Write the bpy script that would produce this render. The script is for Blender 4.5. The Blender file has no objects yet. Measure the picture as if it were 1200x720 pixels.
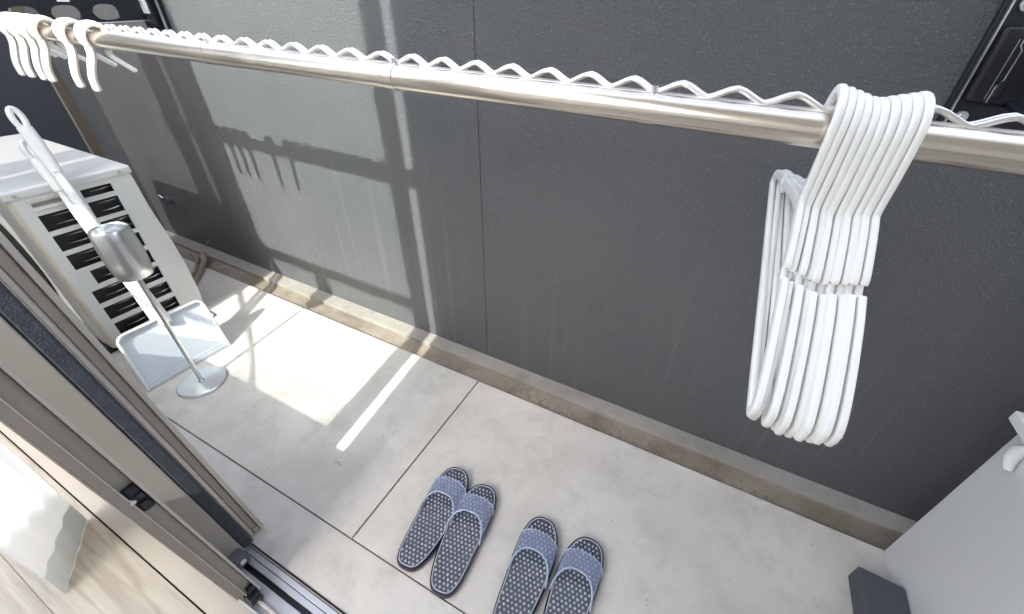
import bpy, bmesh, math, random
from mathutils import Vector, Matrix
random.seed(7)
rad = math.radians
S = bpy.context.scene
C = S.collection

# ------------------------------------------------------------ camera
HC = 1.15
cd = bpy.data.cameras.new('camera')
cam = bpy.data.objects.new('camera', cd); C.objects.link(cam)
Rm = Matrix(((0.89941473, -0.2726134, 0.34166516),
             (0.43548514, 0.49183756, -0.75395524),
             (0.03749455, 0.82690855, 0.56108503)))
cam.matrix_world = Matrix.Translation((0, 0, HC)) @ Rm.to_4x4()
cd.sensor_fit = 'HORIZONTAL'; cd.sensor_width = 36
cd.lens = 473.7343 / 1200 * 36
cd.shift_x = -28.669 / 1200
cd.shift_y = -27.734 / 1200
cd.clip_start = 0.01; cd.clip_end = 500
S.camera = cam

# ------------------------------------------------------------ light
SUN_DIR = Vector((-0.13, 1.0, -0.90)).normalized()      # direction the light travels
EL = math.asin(-SUN_DIR.z)
AZ = math.atan2(-SUN_DIR.x, -SUN_DIR.y)                 # from +Y clockwise
W = bpy.data.worlds.new('World'); S.world = W; W.use_nodes = True
nt = W.node_tree
bg = nt.nodes['Background']
sky = nt.nodes.new('ShaderNodeTexSky'); sky.sky_type = 'NISHITA'; sky.sun_disc = False
sky.sun_elevation = EL; sky.sun_rotation = AZ
sky.dust_density = 3.0; sky.air_density = 1.0; sky.ozone_density = 0.6
hs = nt.nodes.new('ShaderNodeHueSaturation'); hs.inputs['Saturation'].default_value = .5
nt.links.new(sky.outputs[0], hs.inputs['Color']); nt.links.new(hs.outputs[0], bg.inputs[0]); bg.inputs[1].default_value = 0.15
sd = bpy.data.lights.new('sun', 'SUN'); sd.energy = 2.0; sd.angle = rad(.8); sd.color = (1, .965, .91)
sun = bpy.data.objects.new('sun', sd); C.objects.link(sun)
sun.rotation_euler = SUN_DIR.to_track_quat('-Z', 'Y').to_euler()
S.view_settings.view_transform = 'Standard'; S.view_settings.look = 'None'
S.view_settings.gamma = 1; S.view_settings.use_curve_mapping = False
S.view_settings.exposure = 2.55

# ------------------------------------------------------------ materials
def mat(name, col, rough=.5, metal=0., **kw):
    m = bpy.data.materials.new(name); m.use_nodes = True
    b = m.node_tree.nodes['Principled BSDF']
    b.inputs['Base Color'].default_value = (*col, 1)
    b.inputs['Roughness'].default_value = rough
    b.inputs['Metallic'].default_value = metal
    for k, v in kw.items():
        b.inputs[k.replace('_', ' ')].default_value = v
    return m

def N(m, t, **kw):
    n = m.node_tree.nodes.new(t)
    for k, v in kw.items(): setattr(n, k, v)
    return n

def vary(m, scale=6, amt=.15, detail=6, bump=0., bscale=None, stretch=None, rough_amt=0.):
    """colour variation + bump from object-space noise"""
    t = m.node_tree; b = t.nodes['Principled BSDF']
    tc = N(m, 'ShaderNodeTexCoord')
    src = tc.outputs['Object']
    if stretch:
        mp = N(m, 'ShaderNodeMapping'); mp.inputs['Scale'].default_value = stretch
        t.links.new(src, mp.inputs[0]); src = mp.outputs[0]
    n = N(m, 'ShaderNodeTexNoise'); n.inputs['Scale'].default_value = scale; n.inputs['Detail'].default_value = detail
    n.inputs['Roughness'].default_value = .6
    t.links.new(src, n.inputs['Vector'])
    c = list(b.inputs['Base Color'].default_value)[:3]
    r = N(m, 'ShaderNodeValToRGB')
    r.color_ramp.elements[0].position = .3; r.color_ramp.elements[1].position = .7
    r.color_ramp.elements[0].color = (*[x*(1-amt) for x in c], 1)
    r.color_ramp.elements[1].color = (*[min(1, x*(1+amt)) for x in c], 1)
    t.links.new(n.outputs[0], r.inputs[0]); t.links.new(r.outputs[0], b.inputs['Base Color'])
    if rough_amt:
        ro = b.inputs['Roughness'].default_value
        mr = N(m, 'ShaderNodeMapRange'); mr.inputs[3].default_value = ro-rough_amt; mr.inputs[4].default_value = ro+rough_amt
        t.links.new(n.outputs[0], mr.inputs[0]); t.links.new(mr.outputs[0], b.inputs['Roughness'])
    if bump:
        n2 = N(m, 'ShaderNodeTexNoise'); n2.inputs['Scale'].default_value = bscale or scale*10; n2.inputs['Detail'].default_value = 4
        t.links.new(src, n2.inputs['Vector'])
        bp = N(m, 'ShaderNodeBump'); bp.inputs['Strength'].default_value = 1; bp.inputs['Distance'].default_value = bump
        t.links.new(n2.outputs[0], bp.inputs['Height']); t.links.new(bp.outputs[0], b.inputs['Normal'])
    return m

def wall_material():
    m = mat('sprayed_grey_stucco', (.085, .087, .088), .42)
    t = m.node_tree; b = t.nodes['Principled BSDF']; L = t.links.new
    tc = N(m, 'ShaderNodeTexCoord')
    big = N(m, 'ShaderNodeTexNoise'); big.inputs['Scale'].default_value = 1.6; big.inputs['Detail'].default_value = 5
    L(tc.outputs['Object'], big.inputs['Vector'])
    mp = N(m, 'ShaderNodeMapping'); mp.inputs['Scale'].default_value = (38, 1, 1.1)
    L(tc.outputs['Object'], mp.inputs[0])
    st = N(m, 'ShaderNodeTexNoise'); st.inputs['Scale'].default_value = 1.0; st.inputs['Detail'].default_value = 3; st.inputs['Distortion'].default_value = .3
    L(mp.outputs[0], st.inputs['Vector'])
    sr = N(m, 'ShaderNodeMapRange'); sr.inputs[1].default_value = .55; sr.inputs[2].default_value = .72; sr.inputs[3].default_value = 0; sr.inputs[4].default_value = 1
    L(st.outputs[0], sr.inputs[0])
    # streaks live in the lower part of the wall
    sx = N(m, 'ShaderNodeSeparateXYZ'); L(tc.outputs['Object'], sx.inputs[0])
    zr = N(m, 'ShaderNodeMapRange'); zr.inputs[1].default_value = .85; zr.inputs[2].default_value = .15; zr.inputs[3].default_value = 0; zr.inputs[4].default_value = 1
    L(sx.outputs['Z'], zr.inputs[0])
    mu = N(m, 'ShaderNodeMath', operation='MULTIPLY'); L(sr.outputs[0], mu.inputs[0]); L(zr.outputs[0], mu.inputs[1])
    c1 = N(m, 'ShaderNodeValToRGB'); c1.color_ramp.elements[0].position = .3; c1.color_ramp.elements[1].position = .7
    c1.color_ramp.elements[0].color = (.098, .103, .109, 1); c1.color_ramp.elements[1].color = (.128, .131, .133, 1)
    L(big.outputs[0], c1.inputs[0])
    mx = N(m, 'ShaderNodeMix', data_type='RGBA'); mx.inputs[7].default_value = (.16, .16, .155, 1)
    m2 = N(m, 'ShaderNodeMath', operation='MULTIPLY'); m2.inputs[1].default_value = .95
    L(mu.outputs[0], m2.inputs[0]); L(m2.outputs[0], mx.inputs[0]); L(c1.outputs[0], mx.inputs[6])
    # tiny pale specks painting the sparkle of the grain
    v = N(m, 'ShaderNodeTexNoise'); v.inputs['Scale'].default_value = 330; v.inputs['Detail'].default_value = 2
    L(tc.outputs['Object'], v.inputs['Vector'])
    vr = N(m, 'ShaderNodeMapRange'); vr.inputs[1].default_value = .62; vr.inputs[2].default_value = .72; vr.inputs[3].default_value = 0; vr.inputs[4].default_value = .7
    L(v.outputs[0], vr.inputs[0])
    mx2 = N(m, 'ShaderNodeMix', data_type='RGBA'); mx2.inputs[7].default_value = (.32, .32, .31, 1)
    L(vr.outputs[0], mx2.inputs[0]); L(mx.outputs[2], mx2.inputs[6]); L(mx2.outputs[2], b.inputs['Base Color'])
    g = N(m, 'ShaderNodeTexNoise'); g.inputs['Scale'].default_value = 200; g.inputs['Detail'].default_value = 5; g.inputs['Roughness'].default_value = .6
    L(tc.outputs['Object'], g.inputs['Vector'])
    bp = N(m, 'ShaderNodeBump'); bp.inputs['Distance'].default_value = .007; bp.inputs['Strength'].default_value = 1
    L(g.outputs[0], bp.inputs['Height']); L(bp.outputs[0], b.inputs['Normal'])
    return m

def concrete(name, ca, cb, stain=None, rough=.75, scale=2.2):
    m = mat(name, ca, rough); t = m.node_tree; b = t.nodes['Principled BSDF']; L = t.links.new
    tc = N(m, 'ShaderNodeTexCoord')
    n = N(m, 'ShaderNodeTexNoise'); n.inputs['Scale'].default_value = scale; n.inputs['Detail'].default_value = 8; n.inputs['Roughness'].default_value = .62; n.inputs['Distortion'].default_value = .4
    L(tc.outputs['Object'], n.inputs['Vector'])
    r = N(m, 'ShaderNodeValToRGB'); e = r.color_ramp.elements
    e[0].position = .32; e[1].position = .68; e[0].color = (*ca, 1); e[1].color = (*cb, 1)
    L(n.outputs[0], r.inputs[0]); out = r.outputs[0]
    if stain:
        n3 = N(m, 'ShaderNodeTexNoise'); n3.inputs['Scale'].default_value = 9; n3.inputs['Detail'].default_value = 9; n3.inputs['Roughness'].default_value = .7
        L(tc.outputs['Object'], n3.inputs['Vector'])
        mr = N(m, 'ShaderNodeMapRange'); mr.inputs[1].default_value = .48; mr.inputs[2].default_value = .72; mr.inputs[4].default_value = .8
        L(n3.outputs[0], mr.inputs[0])
        mx = N(m, 'ShaderNodeMix', data_type='RGBA'); mx.inputs[7].default_value = (*stain, 1)
        L(mr.outputs[0], mx.inputs[0]); L(out, mx.inputs[6]); out = mx.outputs[2]
    # fine specks
    v = N(m, 'ShaderNodeTexNoise'); v.inputs['Scale'].default_value = 90; v.inputs['Detail'].default_value = 3
    L(tc.outputs['Object'], v.inputs['Vector'])
    vr = N(m, 'ShaderNodeMapRange'); vr.inputs[1].default_value = .7; vr.inputs[2].default_value = .78; vr.inputs[4].default_value = .3
    L(v.outputs[0], vr.inputs[0])
    m2 = N(m, 'ShaderNodeMix', data_type='RGBA'); m2.inputs[7].default_value = (*[x*.55 for x in ca], 1)
    L(vr.outputs[0], m2.inputs[0]); L(out, m2.inputs[6]); L(m2.outputs[2], b.inputs['Base Color'])
    bp = N(m, 'ShaderNodeBump'); bp.inputs['Distance'].default_value = .0015; bp.inputs['Strength'].default_value = .6
    L(v.outputs[0], bp.inputs['Height']); L(bp.outputs[0], b.inputs['Normal'])
    return m

def wood_material():
    m = mat('pale_oak_flooring', (.5, .44, .36), .45); t = m.node_tree; b = t.nodes['Principled BSDF']; L = t.links.new
    tc = N(m, 'ShaderNodeTexCoord'); mp = N(m, 'ShaderNodeMapping'); mp.inputs['Scale'].default_value = (1.5, 22, 1)
    L(tc.outputs['Object'], mp.inputs[0])
    n = N(m, 'ShaderNodeTexNoise'); n.inputs['Scale'].default_value = 3.2; n.inputs['Detail'].default_value = 8; n.inputs['Distortion'].default_value = .7
    L(mp.outputs[0], n.inputs['Vector'])
    r = N(m, 'ShaderNodeValToRGB'); e = r.color_ramp.elements
    e[0].position = .3; e[1].position = .66; e[0].color = (.30, .27, .225, 1); e[1].color = (.45, .42, .365, 1)
    L(n.outputs[0], r.inputs[0]); L(r.outputs[0], b.inputs['Base Color'])
    return m

M = {}
M['wall'] = wall_material()
M['floor'] = concrete('pale_concrete', (.53, .495, .44), (.69, .65, .59), stain=(.46, .43, .38), scale=3.2)
M['ledge'] = concrete('pale_ledge', (.27, .25, .215), (.38, .355, .31), stain=(.22, .195, .16), rough=.8)
M['gutter'] = concrete('dirty_gutter', (.19, .155, .115), (.33, .28, .22), stain=(.11, .085, .06), rough=.85, scale=4)
M['joint'] = mat('dark_joint_filler', (.10, .095, .09), .9)  # even dark filler below the floor joints
M['wood'] = wood_material()
M['steel'] = vary(mat('stainless_tube', (.69, .63, .555), .23, .94), 5, .05, rough_amt=.03, stretch=(.5, 2, 2), detail=2)
M['steel2'] = mat('brushed_steel', (.74, .75, .76), .28, 1.)
M['wire'] = mat('pale_wire', (.80, .78, .76), .3, .75)
M['white'] = vary(mat('white_plastic', (.80, .80, .79), .38), 20, .02)
M['hang'] = mat('white_hanger_plastic', (.84, .825, .79), .32, Subsurface_Weight=.08)
M['metalwhite'] = vary(mat('painted_cabinet', (.69, .69, .67), .4), 3, .05)
M['cream'] = vary(mat('aged_cream_paint', (.68, .63, .53), .42), 3, .06)
M['black'] = mat('black_plastic', (.012, .013, .016), .35)
M['blackmetal'] = mat('black_bracket_paint', (.018, .021, .028), .32, .3)
M['dark'] = vary(mat('dark_recess', (.02, .02, .022), .6), 10, .3)
M['fin'] = mat('coil_fin_gloss', (.32, .32, .33), .25, .8)
M['taupe'] = vary(mat('bronze_aluminium', (.41, .37, .32), .42, .2), 5, .05)
M['taupe_l'] = vary(mat('bronze_aluminium_edge', (.60, .55, .49), .32, .4), 5, .05)
M['mauve'] = vary(mat('frame_inner_face', (.37, .31, .27), .45, .2), 5, .05)
M['brush'] = vary(mat('weather_brush', (.05, .056, .07), .9), 60, .25, bump=.001, bscale=300)
M['alu'] = vary(mat('sill_aluminium', (.55, .56, .58), .35, .6), 8, .06)
M['creamtrim'] = vary(mat('cream_sill_trim', (.44, .41, .36), .5), 5, .05)
M['partition'] = vary(mat('partition_board', (.072, .076, .095), .55), 2, .05)
M['post'] = vary(mat('partition_post', (.20, .17, .12), .5, .3), 4, .08)
M['box'] = vary(mat('white_box_paint', (.67, .665, .655), .45), 2, .02)
M['greyfoot'] = mat('grey_rubber', (.07, .08, .09), .6)
M['room'] = vary(mat('room_wall_paint', (.78, .77, .74), .8), 2, .02)
M['hose'] = vary(mat('drain_hose_beige', (.30, .24, .18), .6), 12, .15)
M['sticker'] = vary(mat('sticker_paper', (.55, .56, .60), .5), 40, .12)
M['ink'] = mat('dark_ink', (.05, .05, .07), .6)
M['pan_shade'] = mat('shaded_pan_plastic', (.60, .64, .69), .4)  # bluish grey shade on the white pan, put into its colour

def glass(name, col, transp=.9, rough=.02):
    m = bpy.data.materials.new(name); m.use_nodes = True; t = m.node_tree; L = t.links.new
    t.nodes.remove(t.nodes['Principled BSDF'])
    tr = N(m, 'ShaderNodeBsdfTransparent'); tr.inputs[0].default_value = (*col, 1)
    gl = N(m, 'ShaderNodeBsdfGlossy'); gl.inputs['Roughness'].default_value = rough
    mx = N(m, 'ShaderNodeMixShader'); mx.inputs[0].default_value = 1-transp
    L(tr.outputs[0], mx.inputs[1]); L(gl.outputs[0], mx.inputs[2])
    L(mx.outputs[0], t.nodes['Material Output'].inputs[0])
    return m
M['glass'] = glass('clear_glass', (.905, .92, .92), .96)
M['half'] = glass('penumbra_glass', (.66, .67, .67), .97)
M['tint'] = glass('tinted_glass', (.47, .47, .46), .96)

def jelly(name, col, alpha, rough=.15):
    m = bpy.data.materials.new(name); m.use_nodes = True; t = m.node_tree; L = t.links.new
    b = t.nodes['Principled BSDF']; b.inputs['Base Color'].default_value = (*col, 1); b.inputs['Roughness'].default_value = rough
    tr = N(m, 'ShaderNodeBsdfTransparent'); tr.inputs[0].default_value = (*[min(1, .66+c*.5) for c in col], 1)
    mx = N(m, 'ShaderNodeMixShader'); mx.inputs[0].default_value = alpha
    L(tr.outputs[0], mx.inputs[1]); L(b.outputs[0], mx.inputs[2]); L(mx.outputs[0], t.nodes['Material Output'].inputs[0])
    return m
M['sole'] = jelly('translucent_navy_jelly', (.075, .08, .10), .9)
M['rim'] = mat('navy_rim', (.018, .024, .045), .2)
M['nub'] = jelly('jelly_nubs', (.50, .52, .57), .95, .1)
M['strap'] = jelly('clear_blue_strap', (.50, .55, .70), .27, .08)
M['piping'] = jelly('strap_edge', (.58, .63, .78), .6, .1)

def curtain_material():
    m = bpy.data.materials.new('white_curtain_cloth'); m.use_nodes = True; t = m.node_tree; L = t.links.new
    b = t.nodes['Principled BSDF']; b.inputs['Base Color'].default_value = (.86, .87, .88, 1); b.inputs['Roughness'].default_value = .8
    tl = N(m, 'ShaderNodeBsdfTranslucent'); tl.inputs[0].default_value = (.88, .90, .92, 1)
    mx = N(m, 'ShaderNodeMixShader'); mx.inputs[0].default_value = .5
    L(b.outputs[0], mx.inputs[1]); L(tl.outputs[0], mx.inputs[2]); L(mx.outputs[0], t.nodes['Material Output'].inputs[0])
    return m
M['curtain'] = curtain_material()

# ------------------------------------------------------------ mesh helpers
class MB:
    def __init__(s): s.b = bmesh.new()
    def box(s, x0, x1, y0, y1, z0, z1, lean=0.):
        vs = []
        for z in (z0, z1):
            for x, y in ((x0, y0), (x1, y0), (x1, y1), (x0, y1)):
                vs.append(s.b.verts.new((x, y - lean*z, z)))
        for f in ((0, 3, 2, 1), (4, 5, 6, 7), (0, 1, 5, 4), (1, 2, 6, 5), (2, 3, 7, 6), (3, 0, 4, 7)):
            s.b.faces.new([vs[i] for i in f])
        return s
    def prism(s, pts, z0, z1):
        """pts: list of (x,y); extruded in z"""
        a = [s.b.verts.new((x, y, z0)) for x, y in pts]; c = [s.b.verts.new((x, y, z1)) for x, y in pts]
        n = len(pts)
        s.b.faces.new(a[::-1]); s.b.faces.new(c)
        for i in range(n): s.b.faces.new((a[i], a[(i+1) % n], c[(i+1) % n], c[i]))
        return s
    def loop_prism(s, pts, ext):
        """closed planar polygon of 3D points extruded along vector ext"""
        a = [s.b.verts.new(p) for p in pts]; c = [s.b.verts.new(Vector(p)+Vector(ext)) for p in pts]
        n = len(pts)
        s.b.faces.new(a[::-1]); s.b.faces.new(c)
        for i in range(n): s.b.faces.new((a[i], a[(i+1) % n], c[(i+1) % n], c[i]))
        return s
    def tube(s, path, r, seg=10, up=(1, 0, 0), flat=1., closed=False, radii=None, cap=True, sq=1.):
        """sweep an ellipse (r along 'side', r*flat along 'up') along path"""
        P = [Vector(p) for p in path]; n = len(P); rings = []
        up = Vector(up)
        pw = lambda v: math.copysign(abs(v)**sq, v)
        for i, p in enumerate(P):
            if closed: d = P[(i+1) % n]-P[i-1]
            else: d = P[min(i+1, n-1)]-P[max(i-1, 0)]
            d.normalize()
            u = up - d*up.dot(d)
            if u.length < 1e-4: u = Vector((0, 0, 1)) - d*d.z
            u.normalize(); w = d.cross(u)
            rr = radii[i] if radii else r
            if isinstance(rr, tuple): ra, rb = rr
            else: ra, rb = rr, rr*flat
            rings.append([s.b.verts.new(p + w*pw(math.cos(2*math.pi*k/seg))*ra + u*pw(math.sin(2*math.pi*k/seg))*rb) for k in range(seg)])
        m = n if closed else n-1
        for i in range(m):
            A, B = rings[i], rings[(i+1) % n]
            for k in range(seg): s.b.faces.new((A[k], A[(k+1) % seg], B[(k+1) % seg], B[k]))
        if not closed and cap:
            s.b.faces.new(rings[0][::-1]); s.b.faces.new(rings[-1])
        return s
    def lathe(s, prof, c, seg=40):
        """prof: (r,z) list, around the z axis at c"""
        rings = []
        for r, z in prof:
            if r < 1e-6: rings.append([s.b.verts.new((c[0], c[1], c[2]+z))])
            else: rings.append([s.b.verts.new((c[0]+r*math.cos(2*math.pi*k/seg), c[1]+r*math.sin(2*math.pi*k/seg), c[2]+z)) for k in range(seg)])
        for A, B in zip(rings, rings[1:]):
            for k in range(seg):
                k2 = (k+1) % seg
                if len(A) == 1 and len(B) == 1: continue
                if len(A) == 1: s.b.faces.new((A[0], B[k], B[k2]))
                elif len(B) == 1: s.b.faces.new((A[k], A[k2], B[0]))
                else: s.b.faces.new((A[k], A[k2], B[k2], B[k]))
        return s
    def dome(s, c, r, h, seg=8):
        return s.lathe([(r, 0), (r*.8, h*.6), (r*.4, h*.93), (0, h)], c, seg)
    def build(s, name, m, parent=None, smooth=False, bevel=0, bseg=2, xf=None, angle=35):
        bmesh.ops.recalc_face_normals(s.b, faces=s.b.faces)
        if parent is not None and parent.type == 'EMPTY' or parent is not None:
            inv = parent_world(parent).inverted()
            s.b.transform(inv)
        me = bpy.data.meshes.new(name); s.b.to_mesh(me); s.b.free()
        o = bpy.data.objects.new(name, me); C.objects.link(o)
        me.materials.append(m)
        if parent is not None: o.parent = parent
        if smooth:
            me.polygons.foreach_set('use_smooth', [True]*len(me.polygons))
            me.set_sharp_from_angle(angle=rad(angle))
        if bevel:
            md = o.modifiers.new('bevel', 'BEVEL'); md.width = bevel; md.segments = bseg; md.limit_method = 'ANGLE'; md.angle_limit = rad(40)
        return o

def parent_world(o):
    m = Matrix.Identity(4)
    while o is not None:
        m = o.matrix_basis @ m; o = o.parent
    return m

def tag(o, label=None, cat=None, group=None, kind=None):
    if label: o['label'] = label
    if cat: o['category'] = cat
    if group: o['group'] = group
    if kind: o['kind'] = kind
    return o
def thing(name, loc, label, cat, group=None, rotz=0):
    o = bpy.data.objects.new(name, None); C.objects.link(o); o.empty_display_size = .05
    o.location = loc; o.rotation_euler = (0, 0, rotz)
    return tag(o, label, cat, group)
def children_of(o): return [c for c in C.objects if c.parent == o]
def copy_tree(o, parent=None):
    c = o.copy(); C.objects.link(c); c.parent = parent
    for ch in children_of(o): copy_tree(ch, c)
    return c
def smooth_path(pts, n=6):
    """Catmull-Rom through points"""
    P = [Vector(p) for p in pts]; out = []
    for i in range(len(P)-1):
        p0 = P[max(i-1, 0)]; p1 = P[i]; p2 = P[i+1]; p3 = P[min(i+2, len(P)-1)]
        for k in range(n):
            t = k/n
            out.append(.5*((2*p1)+(p2-p0)*t+(2*p0-5*p1+4*p2-p3)*t*t+(3*p1-p0-3*p2+p3)*t**3))
    out.append(P[-1]); return out

# ------------------------------------------------------------ setting
YW = .99
JX = -.607
# balcony floor: two slabs with an open joint, plus the threshold strip
f = MB()
f.prism([(-5, .2565), (JX-.0022, .2565), (JX-.0022, .860), (-5, .860)], -.05, 0)
f.prism([(JX+.0022, .2565), (2.5, .2565), (2.5, .860), (JX+.0022, .860)], -.05, 0)
tag(f.build('balcony_floor', M['floor'], bevel=.0015), kind='structure')
f = MB(); f.box(-5, 2.5, .135, .2535, -.05, 0)
tag(f.build('threshold_strip', M['floor'], bevel=.0015), kind='structure')
f = MB(); f.box(-5, 2.5, -.9, 1.2, -.2, -.052)
f.box(-5, 2.5, .13, .862, -.052, -.006)
tag(f.build('balcony_slab', M['joint']), kind='structure')
f = MB(); f.box(-5, 2.5, .862, .934, -.05, -.014)
tag(f.build('gutter', M['gutter']), kind='structure')
f = MB(); f.box(-5, 2.5, .934, 1.08, -.05, .0)
tag(f.build('wall_ledge', M['ledge'], bevel=.003), kind='structure')

w = MB()
w.box(-5, -.6485, YW, YW+.12, .001, 1.32)
w.box(-.6445, 2.5, YW, YW+.12, .001, 1.32)
w.box(-.655, -.637, YW+.0022, YW+.11, .003, 1.31)
pw = w.build('parapet_wall', M['wall'], bevel=.0012)
tag(pw, 'dark grey stippled parapet wall behind the laundry pole with one vertical joint', 'wall')
c = MB(); c.box(-5, 2.5, YW-.02, YW+.14, 1.32, 1.35)
c.build('coping', M['taupe'], pw, bevel=.003)

# loose dirt in the gutter
d = MB()
for i in range(420):
    x = random.choice((random.gauss(-.25, .16), random.uniform(-1.6, .6)))
    y = .864 + abs(random.gauss(0, .022)); r = random.uniform(.0008, .0032)
    if y > .93: continue
    d.dome((x, y, -.014), r, r*.8, 5)
tag(d.build('gutter_grit', mat('grit', (.16, .13, .10), .9)), 'brown grit and crumbs lying in the dirty gutter', 'dirt', kind='stuff')

d = MB()
for i in range(70):
    x = random.uniform(-1.9, .55); y = random.uniform(.28, .85); q = random.uniform(.0006, .0018)
    d.dome((x, y, 0), q, q*.7, 5)
d.tube([(-.815, .387, .001), (-.805, .392, .002), (-.79, .388, .001)], .0009, 5, up=(0, 0, 1))
tag(d.build('floor_specks', mat('speck', (.18, .16, .14), .9)), 'tiny dark specks and a fibre scattered on the pale concrete', 'dirt', kind='stuff')

# room: floor, back wall, ceiling with an edge slanted to shape the sunlight
f = MB()
for i in range(16):
    y1 = -.006 - i*.145
    off = (i*.77) % 1.8
    x = -5 + off - 1.8
    while x < 2.5:
        xa, xb = max(x, -5), min(x+1.8, 2.5)
        if xb > xa: f.box(xa+.0004, xb-.0004, y1-.1443, y1, -.02, .004)
        x += 1.8
tag(f.build('room_floor', M['wood'], bevel=.0008), kind='structure')
f = MB(); f.box(-5, 2.5, -.003, .044, -.05, .006)
tag(f.build('sill_trim', M['creamtrim'], bevel=.001), kind='structure')
# ceiling above the room and the house wall over the door (they keep the sun off the open half)
f = MB()
def xe(y): return -.735 - .13*(y-.09)  # unseen edge, slanted only to shape the sun patches
f.prism([(xe(.16), .16), (2.5, .16), (2.5, -3.2), (xe(-3.2), -3.2)], 2.35, 2.45)
tag(f.build('room_ceiling', M['room']), kind='structure')
f = MB(); f.box(-.60, 2.5, .05, .20, 2.02, 2.349); f.box(-.735+.01, 2.5, .05, .2, 2.451, 4.6)
tag(f.build('house_wall', M['room']), 'pale house wall above the open sliding door', 'wall')
f = MB(); f.box(-5, 2.5, -3.3, -3.2, 0, 2.34)
tag(f.build('room_back_wall', M['room']), 'pale room wall opposite the balcony door', 'wall')
f = MB(); f.box(-5, -.45, -1.6, -1.5, .005, 1.47)  # added out of view to block low sun from the room floor
tag(f.build('sun_block_wall', M['room']), 'unseen half height wall added to keep the sun off the room floor', 'wall')
f = MB(); f.box(1.9, 2.0, -3.19, .04, 0, 2.34)
tag(f.build('room_side_wall', M['room']), 'pale room wall at the right of the door opening', 'wall')
f = MB(); f.box(1.7, 2.5, .06, .2, 0, 2.015)
tag(f.build('house_wall', M['room']), 'pale house wall right of the open sliding door', 'wall')
# light-coloured house wall left of the glazed leaves
f = MB(); f.box(-5, -2.83, .05, .17, 0, 2.9)
tag(f.build('house_wall', M['room']), 'pale house wall left of the sliding door behind the outdoor unit', 'wall')

# ------------------------------------------------------------ sill and sliding doors
t = thing('door_track', (0, .09, 0), 'pale aluminium sliding door track with dark grooves on the threshold', 'door track')
m_ = MB()
m_.box(-3, 2.5, .044, .048, -.05, .008)            # thin lip
m_.box(-3, 2.5, .048, .060, -.05, -.006)
m_.box(-3, 2.5, .066, .090, -.05, .002)
m_.box(-3, 2.5, .102, .114, -.05, .003)
m_.box(-3, 2.5, .1155, .127, -.05, .003)
m_.build('sill_plate', M['alu'], t, bevel=.0006)
g = MB(); g.box(-3, 2.5, .060, .066, -.05, .010)
g.build('rail', M['taupe_l'], t, bevel=.001)
g = MB(); g.box(-3, 2.5, .0905, .1015, -.05, -.012); g.build('groove', M['black'], t)
g = MB(); g.box(-3, 2.5, .114, .1155, -.05, .0005); g.box(-3, 2.5, .127, .1345, -.05, -.004)
g.build('groove', M['dark'], t)
g = MB(); g.box(-3, 2.5, .1282, .1302, -.045, .007); g.build('rail', M['taupe'], t)

LN = .055
ZT = 2.32
# outer leaf
XO = -.813
o = thing('sliding_door', (XO, .1, 0), 'outer bronze sliding door leaf with dark brush strip, its end facing the opening', 'sliding door', 'sliding door leaves at the left')
a = MB(); a.box(-.885, XO, .070, .117, .012, ZT, LN); a.box(-1.92, -1.85, .070, .117, .012, ZT, LN)
a.build('stile', M['taupe'], o, bevel=.002)
a = MB(); a.box(-1.85, -.885, .078, .108, .012, .34, LN); a.box(-1.85, -.885, .078, .108, ZT-.05, ZT, LN)  # lower panel made tall and solid to cut off the floor sun patch
a.build('rail', M['taupe'], o)
a = MB(); a.box(-1.85, -.885, .085, .1, .955, 1.005, LN); a.build('crossbar', M['taupe'], o)
a = MB(); a.box(-1.85, -.885, .090, .096, .45, .955, LN); a.box(-1.85, -.885, .090, .096, 1.005, ZT-.05, LN); a.build('glass_pane', M['glass'], o)
a = MB(); a.box(-1.85, -.885, .0885, .0965, .34, .45, LN); a.build('penumbra_band', M['half'], o)  # dimming band added to step the lower edge of the sun patch
a = MB(); a.box(XO-.022, XO, .1172, .141, .014, ZT, LN); a.build('weather_strip', M['brush'], o, bevel=.004)
# screw plate and roller bracket at its foot
a = MB(); a.box(XO-.001, XO+.03, .082, .112, .006, .042, LN); bk = a.build('roller_bracket', mat('roller_bracket_grey', (.12, .12, .13), .5), o, bevel=.004)
a = MB(); a.tube([(XO+.030, .096, .027), (XO+.0335, .096, .027)], .0065, 16, up=(0, 1, 0)); a.build('screw_cap', M['white'], bk, smooth=True)
# screen door, outermost
s_ = thing('screen_door', (-.79, .15, 0), 'narrow bronze screen door edge, outermost of the stacked door leaves', 'screen door')
a = MB(); a.box(-.865, -.828, .1435, .1505, .01, ZT, LN); a.box(-.865, -.828, .167, .1755, .01, ZT, LN); a.box(-.865, -.838, .1505, .167, .01, ZT, LN)
a.build('stile', M['taupe_l'], s_, bevel=.001)
a = MB(); a.box(-.838, -.8325, .153, .1645, .03, ZT, LN); a.build('cover_strip', M['mauve'], s_, bevel=.0008)
a = MB(); a.box(-.8375, -.829, .154, .164, .012, .028, LN); a.build('end_cap', M['taupe'], s_, bevel=.001)
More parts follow.
